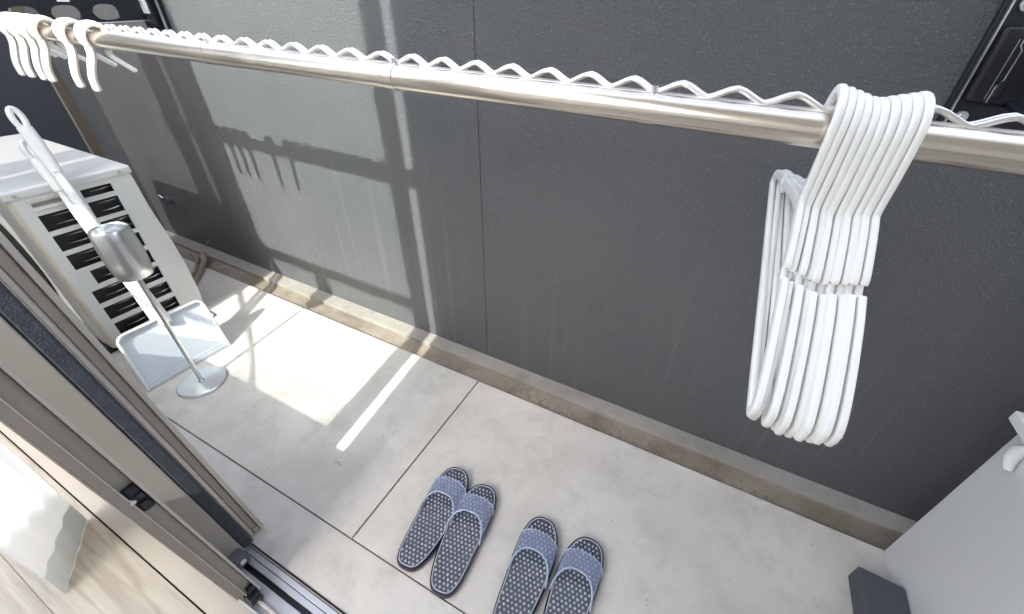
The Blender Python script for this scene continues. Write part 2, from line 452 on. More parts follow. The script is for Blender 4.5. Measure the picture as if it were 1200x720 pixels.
# inner leaf
XI = -.70
i_ = thing('sliding_door', (XI, .06, 0), 'inner bronze sliding door leaf with black latch in its grooved end', 'sliding door', 'sliding door leaves at the left')
a = MB()
a.box(-.768, XI, .0775, .082, .02, ZT, LN)
a.box(-.768, XI, .043, .0465, .055, ZT, LN)
a.box(-.768, XI-.012, .0465, .0775, .02, ZT, LN)
a.build('stile', M['taupe'], i_, bevel=.0012)
a = MB(); a.box(XI-.012, XI+.001, .0465, .0575, .055, ZT, LN); a.build('cover_strip', M['mauve'], i_, bevel=.001)
a = MB(); a.box(XI-.001, XI+.002, .0778, .0822, .02, ZT, LN); a.box(XI-.002, XI+.002, .0572, .0592, .045, ZT, LN); a.build('edge_bead', M['taupe_l'], i_, bevel=.0008)
a = MB(); a.box(-1.79, -.768, .052, .068, .02, .34, LN); a.box(-1.79, -.768, .052, .068, 2.25, ZT, LN); a.build('rail', M['taupe'], i_)  # solid lower panel here too, stops the low sun
a = MB(); a.box(-1.79, -.768, .058, .063, .34, 2.25, LN); a.build('glass_pane', M['glass'], i_)
a = MB(); a.box(-1.87, -1.79, .045, .080, .02, ZT, LN); a.build('stile', M['taupe'], i_)
ZL = .475
a = MB(); a.box(XI-.011, XI-.002, .060, .0765, ZL-.032, ZL+.030, LN); lt = a.build('latch', M['black'], i_, bevel=.002)
a = MB(); a.box(XI-.004, XI+.004, .0625, .0745, ZL-.028, ZL-.008, LN); a.box(XI-.004, XI+.003, .066, .076, ZL+.002, ZL+.012, LN); a.build('hook', M['black'], lt, bevel=.002)
a = MB(); a.tube([(XI-.002, .0595-LN*ZL, ZL+.008), (XI+.006, .0595-LN*ZL, ZL+.008)], .0042, 12, up=(0, 1, 0)); a.build('pin', M['steel2'], lt, smooth=True)
a = MB(); a.box(XI-.02, XI+.012, .050, .075, .008, .030); a.box(XI-.012, XI+.002, .060, .079, .030, .052); a.box(XI-.01, XI+.018, .064, .074, .010, .022); a.build('bottom_guide', M['black'], i_, bevel=.003)
# unseen tinted pane added further left, lets a dim sun patch onto the wall
p_ = thing('sun_filter_pane', (-2.3, .09, 0), 'added tinted pane beyond the sliding door leaves, dimming the sun on the wall', 'window')
a = MB(); a.box(-1.992, -1.93, .07, .118, 0, 2.0); a.box(-2.83, -2.72, .07, .118, 0, 2.0); a.box(-2.72, -1.992, .07, .118, 1.95, 2.0); a.box(-2.72, -1.992, .07, .118, 0, .3)
a.build('filter_frame', M['taupe'], p_)
a = MB(); a.box(-2.72, -1.992, .09, .096, .3, 1.95); a.build('glass_pane', M['tint'], p_)

# curtain gathered inside the glass
cu = MB()
P0, P1 = Vector((-1.245, -.020, 0)), Vector((-1.092, -.122, 0))
nz, nu = 26, 60
grid = []
for iz in range(nz+1):
    z = .006 + (iz/nz)**1.4*2.0
    e = min(1, max(0, (z-.36)/.75)); e = e*e*(3-2*e)
    row = []
    for iu in range(nu+1):
        u = iu/nu
        p = P0.lerp(P1, u)
        n = Vector((.55, .83, 0))
        amp = .005*min(1, z/.25) + .0008
        p = p + n*amp*math.sin(u*21+1.3*math.sin(z*5)) + Vector((0, 0, 0))
        p.x -= e*.9; p.y -= e*.06
        row.append(cu.b.verts.new((p.x, p.y, z)))
    grid.append(row)
for iz in range(nz):
    for iu in range(nu):
        cu.b.faces.new((grid[iz][iu], grid[iz][iu+1], grid[iz+1][iu+1], grid[iz+1][iu]))
co = cu.build('curtain', M['curtain'], smooth=True, angle=180)
so = co.modifiers.new('solid', 'SOLIDIFY'); so.thickness = .0012
tag(co, 'bright white curtain hem touching the wood floor inside the door', 'curtain')
hb = MB()
rows = []
for z in (.008, .085):
    row = []
    for iu in range(nu+1):
        u = iu/nu; p = P0.lerp(P1, u); n = Vector((.55, .83, 0)); amp = .005*min(1, z/.25)+.0008
        p = p + n*(amp*math.sin(u*21+1.3*math.sin(z*5))+.0022)
        row.append(hb.b.verts.new((p.x, p.y, z)))
    rows.append(row)
for iu in range(nu): hb.b.faces.new((rows[0][iu], rows[0][iu+1], rows[1][iu+1], rows[1][iu]))
hbo = hb.build('hem_band', mat('curtain_hem_cloth', (.60, .65, .68), .8), co, smooth=True, angle=180)

# ------------------------------------------------------------ partition at the far left
pt = thing('partition_screen', (-2.95, .4, 0), 'dark blue grey balcony partition board with bronze edge post', 'partition')
a = MB(); a.box(-2.97, -2.955, -.2, .90, .05, 1.9); a.build('board', M['partition'], pt)
a = MB(); a.box(-2.985, -2.94, .903, .945, .0, 1.9); a.build('post', M['post'], pt, bevel=.002)
a = MB(); a.box(-2.95, -2.937, .897, .9025, .05, 1.9); a.build('edge_bead', M['taupe_l'], pt)

# ------------------------------------------------------------ outdoor unit
XA = -1.885; Y0, Y1 = .335, .645; ZA = .645
ac = thing('outdoor_unit', (XA-.38, .49, 0), 'white air conditioner outdoor unit with black side louvres behind the dustpan', 'air conditioner')
a = MB(); a.box(XA-.76, XA-.03, Y0+.02, Y1-.02, .03, ZA-.03); a.build('coil_core', M['dark'], ac)
a = MB()
rowsz = [(.572, .601, 'R'), (.500, .557, 'B'), (.428, .486, 'B'), (.356, .414, 'B'), (.284, .340, 'N'), (.212, .268, 'B'), (.140, .196, 'B'), (.070, .124, 'B')]
LY = (.375, .470); RY = (.497, .580)
def rbox(x0, x1, y0, y1, z0, z1): a.box(x0, x1, y0, y1, z0, z1)
xp0, xp1 = XA-.008, XA
prev = .03
for z0, z1, k in rowsz[::-1]:
    rbox(xp0, xp1, Y0+.012, Y1-.002, prev, z0)       # full-width band
    ly0 = LY[0] + (.028 if k == 'N' else 0)
    if k == 'R': segs = [(Y0+.012, RY[0]), (RY[1], Y1-.002)]
    else: segs = [(Y0+.012, ly0), (LY[1], RY[0]), (RY[1], Y1-.002)]
    for s0, s1 in segs: rbox(xp0, xp1, s0, s1, z0, z1)
    prev = z1
rbox(xp0, xp1, Y0+.012, Y1-.002, prev, ZA-.028)
bmesh.ops.remove_doubles(a.b, verts=a.b.verts, dist=1e-6)
a.build('louvre_panel', M['metalwhite'], ac)
# corner rounding, aged to cream
a = MB(); pts = []
for k in range(9):
    th = math.pi/2*k/8
    pts.append((XA-.018+.018*math.cos(th)*1.0, Y0+.014-.014*math.sin(th)))
pts += [(XA-.03, Y0+.0), (XA-.03, Y0+.014)]
a.prism(pts, .03, ZA-.028); a.build('corner_post', M['cream'], ac, smooth=True)
# front panel with fan grille
a = MB(); a.box(XA-.76, XA-.03, Y0, Y0+.018, .03, ZA-.028); a.build('front_panel', M['metalwhite'], ac)
a = MB()
cx, cz = XA-.42, .33
for r in (.05, .09, .13, .17, .21, .25):
    a.tube([(cx+r*math.cos(2*math.pi*k/40), Y0-.012, cz+r*math.sin(2*math.pi*k/40)) for k in range(40)], .0025, 6, closed=True)
for k in range(12):
    th = math.pi*k/6
    a.tube([(cx+.04*math.cos(th), Y0-.012, cz+.04*math.sin(th)), (cx+.26*math.cos(th), Y0-.006, cz+.26*math.sin(th))], .002, 6)
a.build('fan_grille', M['black'], ac, smooth=True)
a = MB(); a.lathe([(0, 0), (.255, 0), (.255, .004), (0, .004)], (0, 0, 0), 48)
a.b.transform(Matrix.Translation((cx, Y0-.001, cz)) @ Matrix.Rotation(rad(90), 4, 'X'))
a.build('fan_opening', M['dark'], ac)
# back panel
a = MB(); a.box(XA-.76, XA-.03, Y1-.018, Y1, .03, ZA-.028); a.box(XA-.768, XA-.76, Y0, Y1, .03, ZA-.028); a.build('back_panel', M['metalwhite'], ac)
# top
a = MB(); a.box(XA-.775, XA+.004, Y0-.006, Y1+.006, ZA-.030, ZA); a.build('top_cover', M['metalwhite'], ac, bevel=.008, bseg=3)
for yy in (Y0+.022, Y1-.03):
    a = MB(); a.tube([(XA+.003, yy, ZA-.016), (XA+.007, yy, ZA-.016)], .0045, 12, up=(0, 1, 0)); a.build('screw', M['steel2'], ac, smooth=True)
# grip with embossed plate, shade of its recess painted as a dark strip
a = MB(); a.box(XA, XA+.003, .372, .478, .600, .612); a.box(XA, XA+.0045, .372, .478, .574, .577); a.build('grip_plate', M['cream'], ac, bevel=.001)
a = MB(); a.box(XA, XA+.0012, .378, .474, .585, .596); a.build('grip_recess_shade', mat('grip_shadow_paint', (.22, .2, .18), .6), ac)
a = MB()
for k in range(7): a.box(XA+.003, XA+.0042, .382+k*.012, .388+k*.012, .604, .609)
a.build('embossed_mark', M['metalwhite'], ac)
# service valve cover bulging at the rear edge
a = MB()
prof = [(.60, 0.0), (.50, .002), (.42, .008), (.34, .016), (.22, .020), (.10, .018), (.035, .012)]
a.loop_prism([(XA-.11, Y1-.004, z) for z, d_ in ((.60, 0), (.035, 0))] + [(XA-.11, Y1+d_, z) for z, d_ in prof[::-1]], (.1085, 0, 0))
a.build('pipe_cover', M['metalwhite'], ac, smooth=True, bevel=.003)
# fins inside louvres, coloured lighter to paint the glints
a = MB()
for z0, z1, k in rowsz:
    for y0, y1 in ((LY[0]+(.028 if k == 'N' else 0), LY[1]), (RY[0], RY[1])):
        if k == 'R' and y0 < .49: continue
        nn = 2 if z1-z0 > .03 else 1
        for q in range(nn):
            zz = z0 + (q+.55)*(z1-z0)/nn - .004
            a = MB(); a.tube([(XA-.03, y0+.35*(y1-y0), zz-.002), (XA-.018, y0+.7*(y1-y0), zz+.002), (XA-.02, y1, zz+.003)], .0022, 6, up=(0, 0, 1), radii=[.0008, .0032, .0022]); a.build('coil_fin', M['fin'], ac, smooth=True)
for xx in (XA-.08, XA-.66):
    a = MB(); a.box(xx-.05, xx+.05, Y0-.02, Y1+.02, 0, .03); a.build('foot', M['dark'], ac, bevel=.004)

# drain hoses behind the unit
def px_tube(name, pts, r, m, label, cat, **k):
    a = MB(); a.tube(smooth_path(pts, 8), r, 10, up=(0, 0, 1)); return tag(a.build(name, m, smooth=True), label, cat, **k)
px_tube('drain_hose', [(-2.08, .70, .012), (-2.16, .78, .014), (-2.26, .87, .02), (-2.31, .90, .034), (-2.34, .915, .010)], .0125, M['hose'], 'beige drain hose bending over the gutter behind the outdoor unit', 'hose')
px_tube('drain_hose', [(-2.15, .71, .010), (-2.22, .80, .012), (-2.33, .875, .018), (-2.40, .89, .022)], .008, M['hose'], 'thinner beige hose lying beside the bent drain hose', 'hose')
px_tube('wire_loop', [(-1.88, .62, .004), (-1.83, .622, .005), (-1.808, .63, .006), (-1.81, .645, .005), (-1.85, .65, .004), (-1.90, .65, .004)], .0022, M['black'], 'thin black wire loop on the floor by the dustpan corner', 'wire')
px_tube('wire', [(-2.40, .93, .014), (-2.36, .95, .05), (-2.33, .96, .085)], .0012, M['wire'], 'stiff pale wire sticking up from the gutter', 'wire')
a = MB(); a.box(-2.66, -2.60, YW-.012, YW-.001, .235, .243); a.box(-2.61, -2.59, YW-.02, YW-.001, .25, .256); a.tube([(-2.66, YW-.006, .238), (-2.68, YW-.01, .255), (-2.65, YW-.02, .262)], .003, 6)
tag(a.build('wall_clip', M['steel2'], smooth=True), 'small bent metal clip on the dark wall behind the outdoor unit', 'clip')
# dark hoses between unit and door
px_tube('hose', [(-1.95, .30, .015), (-1.80, .27, .02), (-1.72, .25, .012), (-2.1, .21, .012)], .007, M['black'], 'dark hose on the floor between outdoor unit and door', 'hose')

# ------------------------------------------------------------ dustpan and brush
dp = thing('dustpan', (-1.6, .43, 0), 'long handled white dustpan leaning on the outdoor unit', 'dustpan')
B0, B1 = Vector((-1.590, .289, .003)), Vector((-1.578, .558, .003))
up_ = Vector((-.085, .018, .190))
nrm = (B1-B0).cross(up_).normalized()
if nrm.x < 0: nrm = -nrm
def dpt(u, v, h=0): return B0.lerp(B1, u) + up_*v + nrm*h
# floor of the pan: rounded upper corners
out = [(0.0, 0), (1.0, 0), (.985, .8)]
for k in range(7):
    th = math.pi/2*k/6; out.append((.985-.09+.09*math.cos(th), .86+.12*math.sin(th)))
for k in range(7):
    th = math.pi/2*k/6; out.append((.015+.09-.09*math.sin(th), .86+.12*math.cos(th)))
out.append((.015, .8))
a = MB(); a.loop_prism([dpt(u, v, -.004) for u, v in out], nrm*.005); a.build('pan', M['pan_shade'], dp, bevel=.001)
# raised rim round three sides
rim = [(.0, .0)] + [(.015, .8)] + [(.015+.09-.09*math.cos(math.pi/2*k/6), .86+.12*math.sin(math.pi/2*k/6)) for k in range(7)] + [(.985-.09+.09*math.sin(math.pi/2*k/6), .86+.12*math.cos(math.pi/2*k/6)) for k in range(7)] + [(.985, .8), (1.0, .0)]
a = MB(); nr = len(rim)
a.tube([dpt(u, v, .006) for u, v in rim], .006, 8, up=nrm, radii=[(.005, max(.002, .011*min(1, v*1.1+.1))) for u, v in rim])
a.build('rim', M['white'], dp, smooth=True)
a = MB(); a.tube([dpt(.0, .10, .0012), dpt(1, .10, .0012)], .0016, 6, up=nrm); a.tube([dpt(.0, .05, .0012), dpt(1, .05, .0012)], .0012, 6, up=nrm); a.build('lip_ridge', M['white'], dp, smooth=True)
# handle socket and tube
hb0 = dpt(.52, .93, .006); hd = Vector((-.29, .032, .687)).normalized()
a = MB(); a.tube([hb0 - hd*.015, hb0+hd*.03, hb0+hd*.10, hb0+hd*.14], .02, 14, radii=[.019, .0195, .0165, .0155]); a.build('socket', M['white'], dp, smooth=True)
top = hb0+hd*.715
a = MB(); a.tube([hb0+hd*.12, hb0+hd*.36, top-hd*.17], .0125, 16, radii=[.0145, .0135, .0125]); a.build('handle', M['white'], dp, smooth=True)
def grip(base, L, wd, mat_, par, name='grip'):
    a = MB(); side = Vector((.15, 1, 0)).normalized(); side = (side-hd*side.dot(hd)).normalized(); nn = hd.cross(side)
    a.tube([base-hd*.01, base+hd*.03, base+hd*.08, base+hd*(L-.058)], .016, 14, up=nn, radii=[(.0145, .0145), (.0165, .014), (.0185, .012), (.017, .009)])
    pts = []
    for k in range(24):
        th = 2*math.pi*k/24
        pts.append(base+hd*(L-.034+.030*math.cos(th)) + side*(wd*math.sin(th)))
    a.tube(pts, .0078, 8, up=nn, closed=True)
    return a.build(name, mat_, par, smooth=True)
grip(top-hd*.17, .185, .0105, M['white'], dp)
br = thing('broom', (-1.70, .40, 0), 'white broom handle tucked behind the dustpan handle', 'broom')
off = Vector((-.024, -.014, -.006))
b0_ = hb0 + off
a = MB(); a.tube([b0_-hd*.02, b0_+hd*.3, b0_+hd*.50], .011, 14); a.build('handle', M['white'], br, smooth=True)
grip(b0_+hd*.49, .15, .012, M['white'], br)
a = MB(); c0 = hb0+off*1.4
a.box(c0.x-.025, c0.x+.004, .34, .51, .09, .14); a.build('head', M['white'], br, bevel=.004)
a = MB()
for k in range(26):
    for q in range(3): a.tube([(c0.x-.02+q*.009, .345+k*.0063, .09), (c0.x-.022+q*.01, .343+k*.0065, .012)], .0012, 5)
a.build('bristles', M['white'], br)

# ------------------------------------------------------------ steel stand with cup
st = thing('ashtray_stand', (-1.470, .396, 0), 'stainless standing ashtray with round base in front of the dustpan', 'ashtray')
bx, by = -1.470, .396
a = MB(); a.lathe([(0, 0), (.071, 0), (.074, .002), (.074, .007), (.071, .010), (.012, .0125), (0, .0125)], (bx, by, 0), 56); a.build('base', M['steel2'], st, smooth=True)
a = MB()
a.lathe([(.0065, .012), (.0065, .47), (0, .47)], (bx, by, 0), 20); a.lathe([(.010, .012), (.010, .016), (.0066, .020)], (bx, by, 0), 20); a.build('pole', M['steel2'], st, smooth=True)
a = MB()
prof = [(0, .458), (.036, .458), (.0405, .461), (.0445, .49), (.0465, .525), (.0462, .555), (.0445, .585), (.0425, .608), (.041, .611), (.0385, .608), (.0405, .585), (.042, .54), (.041, .49), (.036, .466), (0, .464)]
a.lathe(prof, (bx, by, 0), 56); a.build('cup', M['steel2'], st, smooth=True, angle=50)
a = MB(); a.lathe([(.0, .565), (.018, .566), (.036, .572), (.0405, .578)], (bx, by, 0), 40); a.build('tray', M['steel2'], st, smooth=True)
a = MB(); a.tube([(bx+.044, by+.012, .50), (bx+.050, by+.013, .53), (bx+.046, by+.012, .575), (bx+.040, by+.010, .608)], .004, 8, radii=[.0015, .0022, .0022, .0012]); a.build('seam', M['steel2'], st, smooth=True)

# ------------------------------------------------------------ laundry pole
YP, ZP, RP = .56, 1.050, .0185
lp = thing('laundry_pole', (-.5, YP, ZP), 'stainless laundry pole with wavy wire hanger rail running along the wall', 'laundry pole')
a = MB(); a.tube([(-2.25, YP, ZP), (-1.0, YP, ZP), (.9, YP, ZP)], RP, 40, up=(0, 0, 1)); a.build('tube', M['steel'], lp, smooth=True)
for x in (-1.01, -.525, -.106, .335):
    a = MB(); a.tube([(x-.010, YP, ZP), (x+.010, YP, ZP)], RP+.0009, 40, up=(0, 0, 1)); jr = a.build('joint_ring', M['steel'], lp, smooth=True)
    a = MB(); a.tube([(x, YP+.006, ZP+RP+.001), (x, YP+.006, ZP+RP+.008)], .0042, 10, up=(1, 0, 0)); a.build('rivet', M['steel2'], jr, smooth=True)
# hanger rail: paired zigzag wire, four sections
secs = [(-1.42, -1.01, 7), (-1.01, -.525, 7), (-.525, -.106, 7), (-.106, .335, 7), (.335, .82, 8)]
for x0, x1, n in secs:
    a = MB()
    for dy in (0.009, .0185):
        pts = []
        for k in range(n*16+1):
            s = k/16; ph = s-math.floor(s)
            x = x0 + (x1-x0)*k/(n*16)
            tri = 1-abs(2*ph-1)
            # slightly rounded triangle
            h = tri - .13*math.exp(-((tri-1)/.16)**2) + .08*math.exp(-(tri/.12)**2)
            pts.append((x, YP+dy+.004*h, ZP+RP-.001+h*.0155))
        a.tube(pts, .0032, 8, up=(0, 1, 0))
    a.build('wavy_wire', M['wire'], lp, smooth=True)
a = MB(); a.tube([(-1.42, YP+.013, ZP+RP-.002), (.82, YP+.013, ZP+RP-.002)], .0085, 12, up=(0, 0, 1), flat=.45); a.build('pole_highlight', M['wire'], lp, smooth=True)  # pale strip added as the bright highlight along the pole top

# ------------------------------------------------------------ wall brackets
def slot_plate(mb, x0, x1, ytop, ybot, pts_out, holes): pass
lb = thing('pole_bracket', (-2.03, .98, 1.1), 'black pole bracket with oval holes at the left end of the laundry pole', 'bracket', 'wall brackets carrying the laundry pole')
a = MB(); a.box(-2.085, -1.95, YW-.014, YW-.001, 1.035, 1.30); a.build('wall_plate', M['blackmetal'], lb, bevel=.002)
a = MB(); a.box(-1.957, -1.9505, YW-.020, YW-.014, 1.036, 1.30); a.build('edge_strip', M['steel2'], lb)
a = MB(); a.box(-2.05, -1.975, YW-.032, YW-.0145, 1.045, 1.29); a.build('housing', M['blackmetal'], lb, bevel=.003)
a = MB(); a.box(-2.038, -1.985, YW-.0345, YW-.0325, 1.085, 1.20); sk = a.build('sticker', M['sticker'], lb)
a = MB()
for q in range(2): a.tube([(-2.026+q*.012+.004*math.cos(2*math.pi*k/12), YW-.035, 1.115+.005*math.sin(2*math.pi*k/12)) for k in range(9+3*q)], .0009, 5, up=(0, 1, 0))
a.build('printed_mark', M['ink'], sk)
# arm with oval holes, built as plate with cut-outs (bars between holes)
XB = -2.03
def arm(mb, xb, yA, yB, holes, zc, hz, top, bot, th):
    """plate in the y-z plane with oval holes; zc(y): hole centre height"""
    ys = sorted(set([yA, yB] + [v for h in holes for v in (h-.042, h+.042)]))
    def prof(y):
        for h in holes:
            t_ = (y-h)/.036
            if abs(t_) < 1:
                return hz*(1-abs(t_)**2.6)**(1/2.6)
        return 0
    n = int((yB-yA)/.003); rows_ = []
    for i in range(n+1):
        y = yA+(yB-yA)*i/n; g_ = prof(y)
        rows_.append([[mb.b.verts.new((xb+sx*th, y, z)) for sx in (-.5, .5)] for z in (zc(y)-bot, zc(y)-g_, zc(y)+g_, zc(y)+top)])
    for r0, r1 in zip(rows_, rows_[1:]):
        for lo, hi in ((0, 1), (2, 3)):
            q = [r0[lo], r0[hi], r1[lo], r1[hi]]
            for sx in (0, 1): mb.b.faces.new((q[0][sx], q[1][sx], q[3][sx], q[2][sx]))
            mb.b.faces.new((q[0][0], q[0][1], q[2][1], q[2][0])); mb.b.faces.new((q[1][0], q[1][1], q[3][1], q[3][0]))
    for r in (rows_[0], rows_[-1]):
        for lo, hi in ((0, 1), (2, 3)): mb.b.faces.new((r[lo][0], r[lo][1], r[hi][1], r[hi][0]))
zc = lambda y: 1.085 + (y-.80)*.05
a = MB(); arm(a, XB, .50, .965, [.56, .645, .745, .85], zc, .022, .042, .030, .012); ar = a.build('arm', M['blackmetal'], lb, bevel=.001)
a = MB(); a.tube([(XB+.007, .50, zc(.5)-.030), (XB+.007, .96, zc(.96)-.030)], .0028, 8, up=(0, 0, 1)); a.build('arm_flange', M['steel2'], ar, smooth=True)
a = MB(); a.box(XB+.0065, XB+.008, .735, .765, 1.113, 1.126); a.build('label_tab', M['white'], ar)

rb = thing('pole_bracket', (.40, .98, 1.1), 'black pole bracket with silver bolt at the right end of the laundry pole', 'bracket', 'wall brackets carrying the laundry pole')
a = MB(); a.box(.312, .50, YW-.014, YW-.001, 1.000, 1.32); a.build('wall_plate', M['blackmetal'], rb, bevel=.002)
a = MB(); a.box(.319, .322, YW-.018, YW-.014, 1.001, 1.32); a.build('edge_strip', M['steel2'], rb)
a = MB(); a.box(.326, .470, YW-.030, YW-.0145, 1.050, 1.155); hs = a.build('housing', M['black'], rb, bevel=.005, bseg=3)
a = MB(); a.tube([(.352, YW-.033, 1.052), (.352, YW-.033, 1.075), (.357, YW-.033, 1.082), (.357, YW-.033, 1.125), (.352, YW-.033, 1.132), (.352, YW-.033, 1.146)], .0011, 6, up=(0, 1, 0))
a.tube([(.3475, YW-.0325, 1.056), (.3475, YW-.0325, 1.14)], .0008, 6, up=(0, 1, 0)); a.build('slide_edge', M['steel2'], hs, smooth=True)
a = MB(); a.box(.353, .363, YW-.036, YW-.0305, 1.060, 1.084); a.build('slide_block', M['black'], hs, bevel=.002)
for z in (1.026, 1.183):
    a = MB(); a.lathe([(0, .004), (.0045, .004), (.005, .0015), (.0085, .0015), (.0095, 0), (.0098, -.002), (0, -.002)], (0, 0, 0), 24)
    a.b.transform(Matrix.Translation((.338, YW-.017, z)) @ Matrix.Rotation(rad(90), 4, 'X')); a.build('bolt', M['steel2'], rb, smooth=True)
zc2 = lambda y: 1.092 + (y-.93)*.06
a = MB(); arm(a, .405, .45, .972, [.56, .66, .76, .87], zc2, .024, .042, .034, .016); ar2 = a.build('arm', M['blackmetal'], rb, bevel=.001)
a = MB(); a.tube([(.388, .972, 1.052), (.385, .90, 1.044), (.388, .80, 1.036), (.395, .62, 1.020)], .008, 12, up=(0, 0, 1)); a.build('stay_tube', M['blackmetal'], ar2, smooth=True)

# ------------------------------------------------------------ laundry pegs at the left
def make_peg():
    r = bpy.data.objects.new('laundry_peg', None); C.objects.link(r); r.location = (0, YP, ZP)
    a = MB(); arc = []
    for k in range(19):
        th = rad(-52 + 284*k/18)
        arc.append((0, YP+.025*math.cos(th), ZP+.0055+.027*math.sin(th)))
    a.tube(arc, .01, 12, up=(1, 0, 0), radii=[(.0075, .026) if 4 < k < 14 else (.0075, .014+.0024*min(k, 18-k)) for k in range(19)])
    a.build('clamp', M['hang'], r, smooth=True)
    for sgn in (-1, 1):
        a = MB()
        if sgn < 0:
            pts = smooth_path([(0, YP-.018, ZP-.012), (.001, YP-.020, ZP-.034), (.003, YP-.030, ZP-.060), (.001, YP-.036, ZP-.085), (.0, YP-.036, ZP-.112)], 5)
        else:
            pts = smooth_path([(0, YP+.018, ZP-.012), (0, YP+.014, ZP-.030), (0, YP+.026, ZP-.044), (0, YP+.042, ZP-.058), (0, YP+.054, ZP-.068)], 5)
        n = len(pts)
        ra = [((.0080 if sgn < 0 else .006)*(1 if k < n-1 else .6), (.0135-.003*k/(n-1))*(1 if k < n-1 else .7)) for k in range(n)]
        a.tube(pts, .006, 12, up=(1, 0, 0), radii=ra); a.build('leg', M['hang'], r, smooth=True)
    return r
peg0 = make_peg()
px_ = [-1.865, -1.805, -1.745, -1.685, -1.545, -1.445]
pl = ['white laundry peg at the left picture edge, outermost on the pole', 'second white laundry peg from the left end of the pole',
      'third white laundry peg from the left end of the pole', 'fourth white laundry peg from the left, just left of the bronze post',
      'fifth white laundry peg, hanging in front of the bronze post', 'rightmost white laundry peg, its legs spread over the bare pole']
for i, x in enumerate(px_):
    p = peg0 if i == 0 else copy_tree(peg0)
    p.location = (x, YP, ZP+.001*random.uniform(-1, 1)); p.rotation_euler = (rad(random.uniform(-1.5, 1.5)) if i < 4 else rad(-4*(i-4)), 0, rad(random.uniform(-2.5, 2.5)) - (rad(6) if i == 5 else 0))
    tag(p, pl[i], 'laundry peg', 'white pegs clipped over the pole')

# ------------------------------------------------------------ hangers at the right
def make_hanger():
    r = bpy.data.objects.new('clothes_hanger', None); C.objects.link(r); r.location = (0, YP, ZP)
    P = lambda y, z, x=0: (x, YP+y, ZP+z)
    th = .0040
    # hook + neck
    arc = []
    for k in range(17):
        t_ = rad(-35 + 215*k/16); arc.append(P(.003+.033*math.cos(t_), .008+.033*math.sin(t_)))
    path = arc + smooth_path([P(-.031, -.010), P(-.031, -.040), P(-.030, -.066), P(-.033, -.080)], 5)
    a = MB(); a.tube(path, .004, 16, up=(1, 0, 0), sq=.55, radii=[(.0055, th) for _ in path]); a.build('hook', M['hang'], r, smooth=True)
    # shoulders: near one drops steeply towards the door, with a strap notch
    near = smooth_path([P(-.028, -.076), P(-.052, -.094), P(-.082, -.121), P(-.086, -.128)], 5)
    dip = smooth_path([P(-.083, -.134), P(-.090, -.141), P(-.100, -.148)], 4)
    near2 = smooth_path([P(-.101, -.140), P(-.125, -.156), P(-.160, -.184), P(-.188, -.210), P(-.201, -.226), P(-.205, -.236)], 5)
    a = MB(); a.tube(near, .008, 16, up=(1, 0, 0), sq=.55, radii=[(.009, th)]*len(near))
    a.tube(dip, .006, 16, up=(1, 0, 0), sq=.55, radii=[(.0055, th*.9)]*len(dip))
    a.tube(near2, .008, 16, up=(1, 0, 0), sq=.55, radii=[(.009-.002*k/len(near2), th) for k in range(len(near2))])
    far = smooth_path([P(-.030, -.078), P(.01, -.080), P(.05, -.086), P(.098, -.094)], 5)
    fdip = smooth_path([P(.096, -.100), P(.106, -.106), P(.116, -.099)], 4)
    far2 = smooth_path([P(.114, -.094), P(.15, -.100), P(.185, -.108), P(.198, -.115), P(.203, -.126)], 5)
    a.tube(far, .008, 16, up=(1, 0, 0), sq=.55, radii=[(.008, th)]*len(far))
    a.tube(fdip, .005, 16, up=(1, 0, 0), sq=.55, radii=[(.005, th*.9)]*len(fdip))
    a.tube(far2, .008, 16, up=(1, 0, 0), sq=.55, radii=[(.008-.002*k/len(far2), th) for k in range(len(far2))])
    a.build('shoulder', M['hang'], r, smooth=True)
    bot = smooth_path([P(-.205, -.234), P(-.203, -.246), P(-.190, -.250), P(-.10, -.222), P(0, -.190), P(.10, -.160), P(.190, -.132), P(.203, -.124)], 6)
    a = MB(); a.tube(bot, .005, 16, up=(1, 0, 0), sq=.55, radii=[(.0058, th)]*len(bot)); a.build('bar', M['hang'], r, smooth=True)
    return r
h0 = make_hanger()
NH = 10
hl = ['leftmost white plastic hanger of the tight bundle on the pole', 'second white hanger from the left of the bundle', 'third white hanger from the left of the bundle',
      'fourth white hanger from the left of the bundle', 'fifth white hanger from the left, where the hooks dip lowest', 'fifth white hanger from the right, where the hooks dip lowest',
      'fourth white hanger from the right of the bundle', 'third white hanger from the right of the bundle', 'second white hanger from the right of the bundle',
      'rightmost white plastic hanger of the tight bundle on the pole']
for i in range(NH):
    p = h0 if i == 0 else copy_tree(h0)
    u = i/(NH-1)
    x = .0885 + .0715*u
    dip = .010*(1-abs(2*u-1))
    p.location = (x, YP, ZP+.001-dip)
    p.rotation_euler = (rad(random.uniform(-1.6, 1.6) + 1.5*(.5-u)), rad(random.uniform(-.5, .5)), rad(2.6 + random.uniform(-.7, .7)))
    tag(p, hl[i], 'hanger', 'white plastic hangers bundled on the laundry pole')

